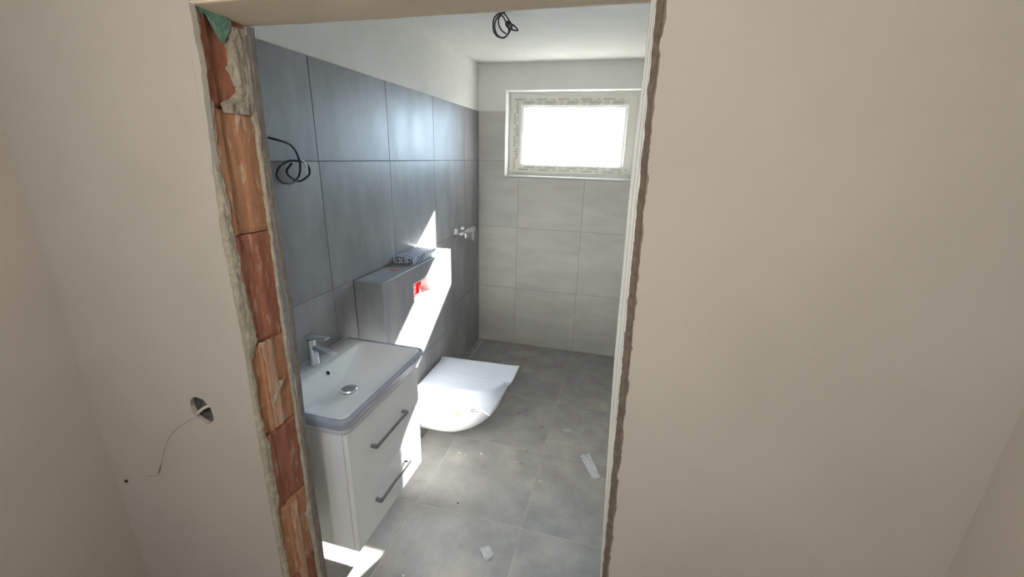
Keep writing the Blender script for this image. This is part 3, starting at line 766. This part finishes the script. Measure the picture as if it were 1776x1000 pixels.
# ------------------------------------------------------------------ package box and red clip on the ledge
pk = empty('package_box')
ang = -0.02
def rot(x, y, cx=0.075, cy=-1.45): 
    c, s = math.cos(ang), math.sin(ang); return (cx+(x-cx)*c-(y-cy)*s, cy+(x-cx)*s+(y-cy)*c)
def rbox(b, x0, x1, y0, y1, z0, z1):
    k = len(b.v); b.box(x0, x1, y0, y1, z0, z1)
    for i in range(k, len(b.v)): b.v[i] = (*rot(b.v[i][0], b.v[i][1]), b.v[i][2])
b = MB(); rbox(b, 0.006, 0.142, -1.600, -1.300, 1.2005, 1.230); b.build('tray', M['package'], pk, bevel=0.0015)
b = MB(); rbox(b, 0.004, 0.144, -1.602, -1.298, 1.2305, 1.243); b.build('lid', M['package'], pk, bevel=0.0015)
tag(pk, 'flat patterned grey-blue cardboard package lying on the tiled ledge', 'box'); seat(pk, (0.075, -1.45, 1.2005))
b = MB(); b.box(0.070, 0.112, -1.757, -1.749, 1.2005, 1.2045); b.box(0.104, 0.112, -1.749, -1.722, 1.2005, 1.2045); b.box(0.068, 0.078, -1.757, -1.735, 1.2005, 1.203)
tag(b.build('plastic_clip', M['red_dull'], None, bevel=0.001), 'small reddish plastic clip lying on the tiled ledge', 'clip')

# ------------------------------------------------------------------ shower mixer on the wall
sm = empty('shower_mixer')
mz = 1.222
for yy in (-0.600, -0.450):
    b = MB(); b.lathe((0.0008, yy, mz), (1, 0, 0), [(0, 0.040), (0.005, 0.040), (0.022, 0.026), (0.026, 0.020), (0.052, 0.019), (0.052, 0.0)], 28); b.build('wall_union', M['chrome'], sm, smooth=True, autosmooth=0.6)
b = MB(); b.lathe((0.062, -0.630, mz), (0, 1, 0), [(0, 0.0), (0.0, 0.014), (0.004, 0.018), (0.03, 0.021), (0.04, 0.015), (0.12, 0.015), (0.13, 0.021), (0.195, 0.022), (0.206, 0.025), (0.275, 0.025), (0.279, 0.022), (0.280, 0.0)], 30); b.build('mixer_body', M['chrome'], sm, smooth=True, autosmooth=0.6)
b = MB(); b.lathe((0.062, -0.515, mz-0.018), (0, 0, -1), [(0, 0.014), (0.022, 0.013), (0.022, 0.011), (0.036, 0.0105), (0.036, 0.0)], 20); b.build('hose_outlet', M['chrome'], sm, smooth=True, autosmooth=0.6)
b = MB(); b.lathe((0.062, -0.349, mz), (0, 1, 0), [(0, 0.022), (0.018, 0.022), (0.022, 0.018), (0.022, 0.0)], 28)
cp = b.build('lever_cap', M['chrome'], sm, smooth=True, autosmooth=0.6)
b = MB(); b.loft([[(0.062+sx*w, -0.340+sy*0.004-(1.0*t)*0.0, mz-0.006-t*0.105+0.0) for sx, sy in ((-1,-1),(1,-1),(1,1),(-1,1))] for t, w in ((0, 0.012), (0.3, 0.009), (1.0, 0.008))])
b.build('lever', M['chrome'], cp, bevel=0.001)
tag(sm, 'chrome shower mixer valve with hanging lever on the dark tiled wall', 'mixer'); seat(sm, (0.0008, -0.5, mz))

# ------------------------------------------------------------------ cables
WC = [(0.000,-2.425,1.886),(0.039,-2.421,1.878),(0.042,-2.370,1.865),(0.035,-2.334,1.840),(0.025,-2.309,1.804),(0.018,-2.301,1.772),(0.021,-2.319,1.741),(0.030,-2.359,1.722),(0.040,-2.401,1.718),(0.042,-2.437,1.726),(0.035,-2.449,1.748),(0.025,-2.428,1.771),(0.018,-2.394,1.789),(0.021,-2.359,1.802),(0.030,-2.326,1.802),(0.040,-2.299,1.796),(0.042,-2.278,1.775),(0.035,-2.274,1.749),(0.024,-2.292,1.730),(0.018,-2.320,1.722),(0.021,-2.356,1.735),(0.031,-2.388,1.752),(0.040,-2.398,1.770),(0.042,-2.371,1.794)]
wcb = empty('mirror_cable')
MB().tube([(-0.004, -2.425, 1.886)]+WC, 0.0042, 10, 6).build('sheath', M['black_rubber'], wcb, smooth=True)
MB().tube([(0.044, -2.318, 1.806), (0.048, -2.302, 1.790), (0.046, -2.298, 1.765), (0.044, -2.296, 1.748)], 0.0034, 8, 4).build('wire_end', M['white_plastic'], wcb, smooth=True)
MB().tube([(0.043, -2.300, 1.800), (0.046, -2.292, 1.780), (0.044, -2.288, 1.756)], 0.0022, 8, 4).build('wire_end', M['grey_plastic'], wcb, smooth=True)
tag(wcb, 'black electric cable curled into a loop, sticking out of the tiled wall', 'cable'); seat(wcb, (0, -2.425, 1.886))
CC = [(0.590,-1.270,2.598),(0.568,-1.261,2.592),(0.547,-1.258,2.578),(0.534,-1.262,2.551),(0.537,-1.271,2.515),(0.555,-1.279,2.485),(0.584,-1.282,2.471),(0.610,-1.278,2.483),(0.627,-1.269,2.512),(0.633,-1.260,2.531),(0.615,-1.258,2.559),(0.592,-1.263,2.588),(0.579,-1.272,2.593),(0.557,-1.280,2.588),(0.534,-1.282,2.566),(0.527,-1.276,2.534),(0.530,-1.267,2.506),(0.549,-1.260,2.485),(0.581,-1.258,2.476),(0.603,-1.264,2.484),(0.617,-1.273,2.501),(0.618,-1.281,2.523),(0.606,-1.281,2.543),(0.584,-1.275,2.576),(0.565,-1.266,2.582),(0.553,-1.259,2.565),(0.556,-1.259,2.541),(0.574,-1.265,2.512),(0.604,-1.275,2.491)]
C2 = [(0.611,-1.270,2.556),(0.625,-1.261,2.544),(0.644,-1.258,2.534),(0.667,-1.262,2.510),(0.652,-1.271,2.507),(0.630,-1.279,2.513),(0.611,-1.282,2.523),(0.601,-1.278,2.541),(0.606,-1.269,2.553),(0.616,-1.260,2.541),(0.628,-1.258,2.525)]
ccb = empty('ceiling_cable')
MB().tube([(0.592, -1.270, 2.602)]+CC, 0.0042, 10, 6).build('sheath', M['grey_rubber'], ccb, smooth=True)
MB().tube(C2, 0.0038, 10, 5).build('wrapped_end', M['black_rubber'], ccb, smooth=True)
tag(ccb, 'grey electric cable coiled up and hanging from the bathroom ceiling', 'cable'); seat(ccb, (0.592, -1.27, 2.599))

# ------------------------------------------------------------------ scraps on the floor
def scrap(name, corners, label, cat, m, seed, h=0.008, n=14):
    P = [Vector((x, y, 0)) for x, y in corners]
    def f(u, v):
        p = (P[0]*(1-u)+P[1]*u)*(1-v)+(P[3]*(1-u)+P[2]*u)*v
        return (p.x+0.004*nz(u*4, v*4, seed), p.y+0.004*nz(u*4, v*4, seed+5), 0.0016+h*abs(fbm(u*3, v*3, seed, 1.3)))
    b = MB(); b.grid(f, n, n)
    return tag(b.build(name, m, None, smooth=False, solid=0.0006), label, cat)
scrap('plastic_scrap', [(1.224,-1.530),(1.283,-1.484),(1.366,-1.680),(1.318,-1.708)], 'long crumpled clear plastic wrapper on the floor beside the door edge', 'plastic wrapper', M['plastic_clear'], 3, 0.012)
scrap('plastic_scrap', [(0.816,-2.338),(0.858,-2.308),(0.894,-2.350),(0.868,-2.394)], 'small crumpled clear plastic piece lying nearest on the floor', 'plastic wrapper', M['plastic_clear'], 9, 0.009)
scrap('paper_scrap', [(1.078,-1.282),(1.132,-1.262),(1.138,-1.292),(1.084,-1.306)], 'small whitish paper scrap on the floor beyond the plastic wrapper', 'paper scrap', M['plastic_clear'], 14, 0.004)
WL = ['white crumb below the toilet, nearest to the vanity of the three', 'smallest white crumb of the three on the floor below the toilet', 'largest white crumb of the three on the floor below the toilet', 'white crumb on the floor right beside a dark crumb', 'lone white crumb beside the long floor joint, above the small plastic piece', 'white crumb at the bottom edge of the picture beside the vanity', 'white crumb at the far end of the shower by the drain', 'white crumb right beside the long clear plastic wrapper']
DL_ = ['dark crumb nearest to the front of the toilet', 'dark crumb beside the one nearest to the toilet front', 'dark crumb between the toilet and the small paper scrap', 'lone dark crumb on the floor in front of the vanity drawers', 'dark crumb on the floor right beside a white crumb', 'dark crumb on the cross joint in the middle of the floor']
def crumb(name, x, y, r, m, label, cat, group, seed):
    r *= 0.8
    b = MB(); n = 8
    loops = []
    for h, s in ((0.0002, 0.8), (r*0.35, 1.0), (r*0.75, 0.7), (r*0.9, 0.2)):
        loops.append([(x+r*s*(1+0.35*nz(k, h*90, seed, 0.9))*math.cos(k*math.pi/4)*1.3, y+r*s*(1+0.35*nz(k, seed, 3, 0.8))*math.sin(k*math.pi/4), h) for k in range(n)])
    b.loft(loops); return tag(b.build(name, m), label, cat, group)
for i, (x, y, r) in enumerate([(0.466,-1.720,0.007),(0.508,-1.724,0.005),(0.606,-1.690,0.009),(0.840,-1.698,0.005),(1.018,-1.813,0.006),(0.527,-2.561,0.006),(0.240,-0.129,0.007),(1.377,-1.694,0.004)]):
    crumb('plaster_crumb', x, y, r, M['white_crumb'], WL[i], 'crumb', 'white crumbs on the bathroom floor', i)
for i, (x, y, r) in enumerate([(0.731,-1.183,0.006),(0.792,-1.195,0.005),(0.930,-1.298,0.005),(0.609,-2.103,0.0055),(0.877,-1.698,0.0045),(0.884,-1.578,0.004)]):
    crumb('dark_crumb', x, y, r, M['dark_crumb'], DL_[i], 'crumb', 'dark crumbs on the bathroom floor', i+20)

# thread and speck on the hall wall
yw = YH-0.0012
b = MB(); b.tube([(0.128, yw, 1.058), (0.105, yw-0.001, 1.045), (0.030, yw-0.002, 0.990), (-0.02, yw-0.002, 0.930), (-0.09, yw-0.001, 0.800), (-0.12, yw-0.001, 0.780), (-0.16, yw, 0.765)], 0.0009, 5, 6)
b.tube([(-0.072, yw, 0.835), (-0.085, yw-0.001, 0.812), (-0.095, yw, 0.795)], 0.0022, 6, 4)
tag(b.build('cobweb_thread', M['thread']), 'thin dirty thread hanging down the beige wall from the round hole', 'thread')
b = MB(); b.lathe((-0.267, YH-0.0002, 0.719), (0, -1, 0), [(0, 0.006), (0.004, 0.0055), (0.006, 0.003), (0.0062, 0.0)], 12)
tag(b.build('nail_head', M['dark_crumb']), 'tiny black nail head in the beige hall wall', 'nail')

# ------------------------------------------------------------------ outside
struct(MB().box(-40, 40, 0.35, 80, -0.6, -0.4).build('ground_outside', M['ground']))
ho = empty('house')
MB().box(0.8, 9.0, 30, 40, -0.4, 1.9).build('wall', M['house_wall'], ho)
b = MB(); b.loft([[(0.3, 29.5, 1.85), (9.5, 29.5, 1.85), (9.5, 40.5, 1.85), (0.3, 40.5, 1.85)], [(2.6, 34.6, 4.4), (7.0, 34.6, 4.4), (7.0, 35.4, 4.4), (2.6, 35.4, 4.4)]]); b.build('roof', M['roof'], ho)
tag(ho, 'distant house with a blue-grey roof outside the window', 'house'); seat(ho, (5, 35, -0.4))
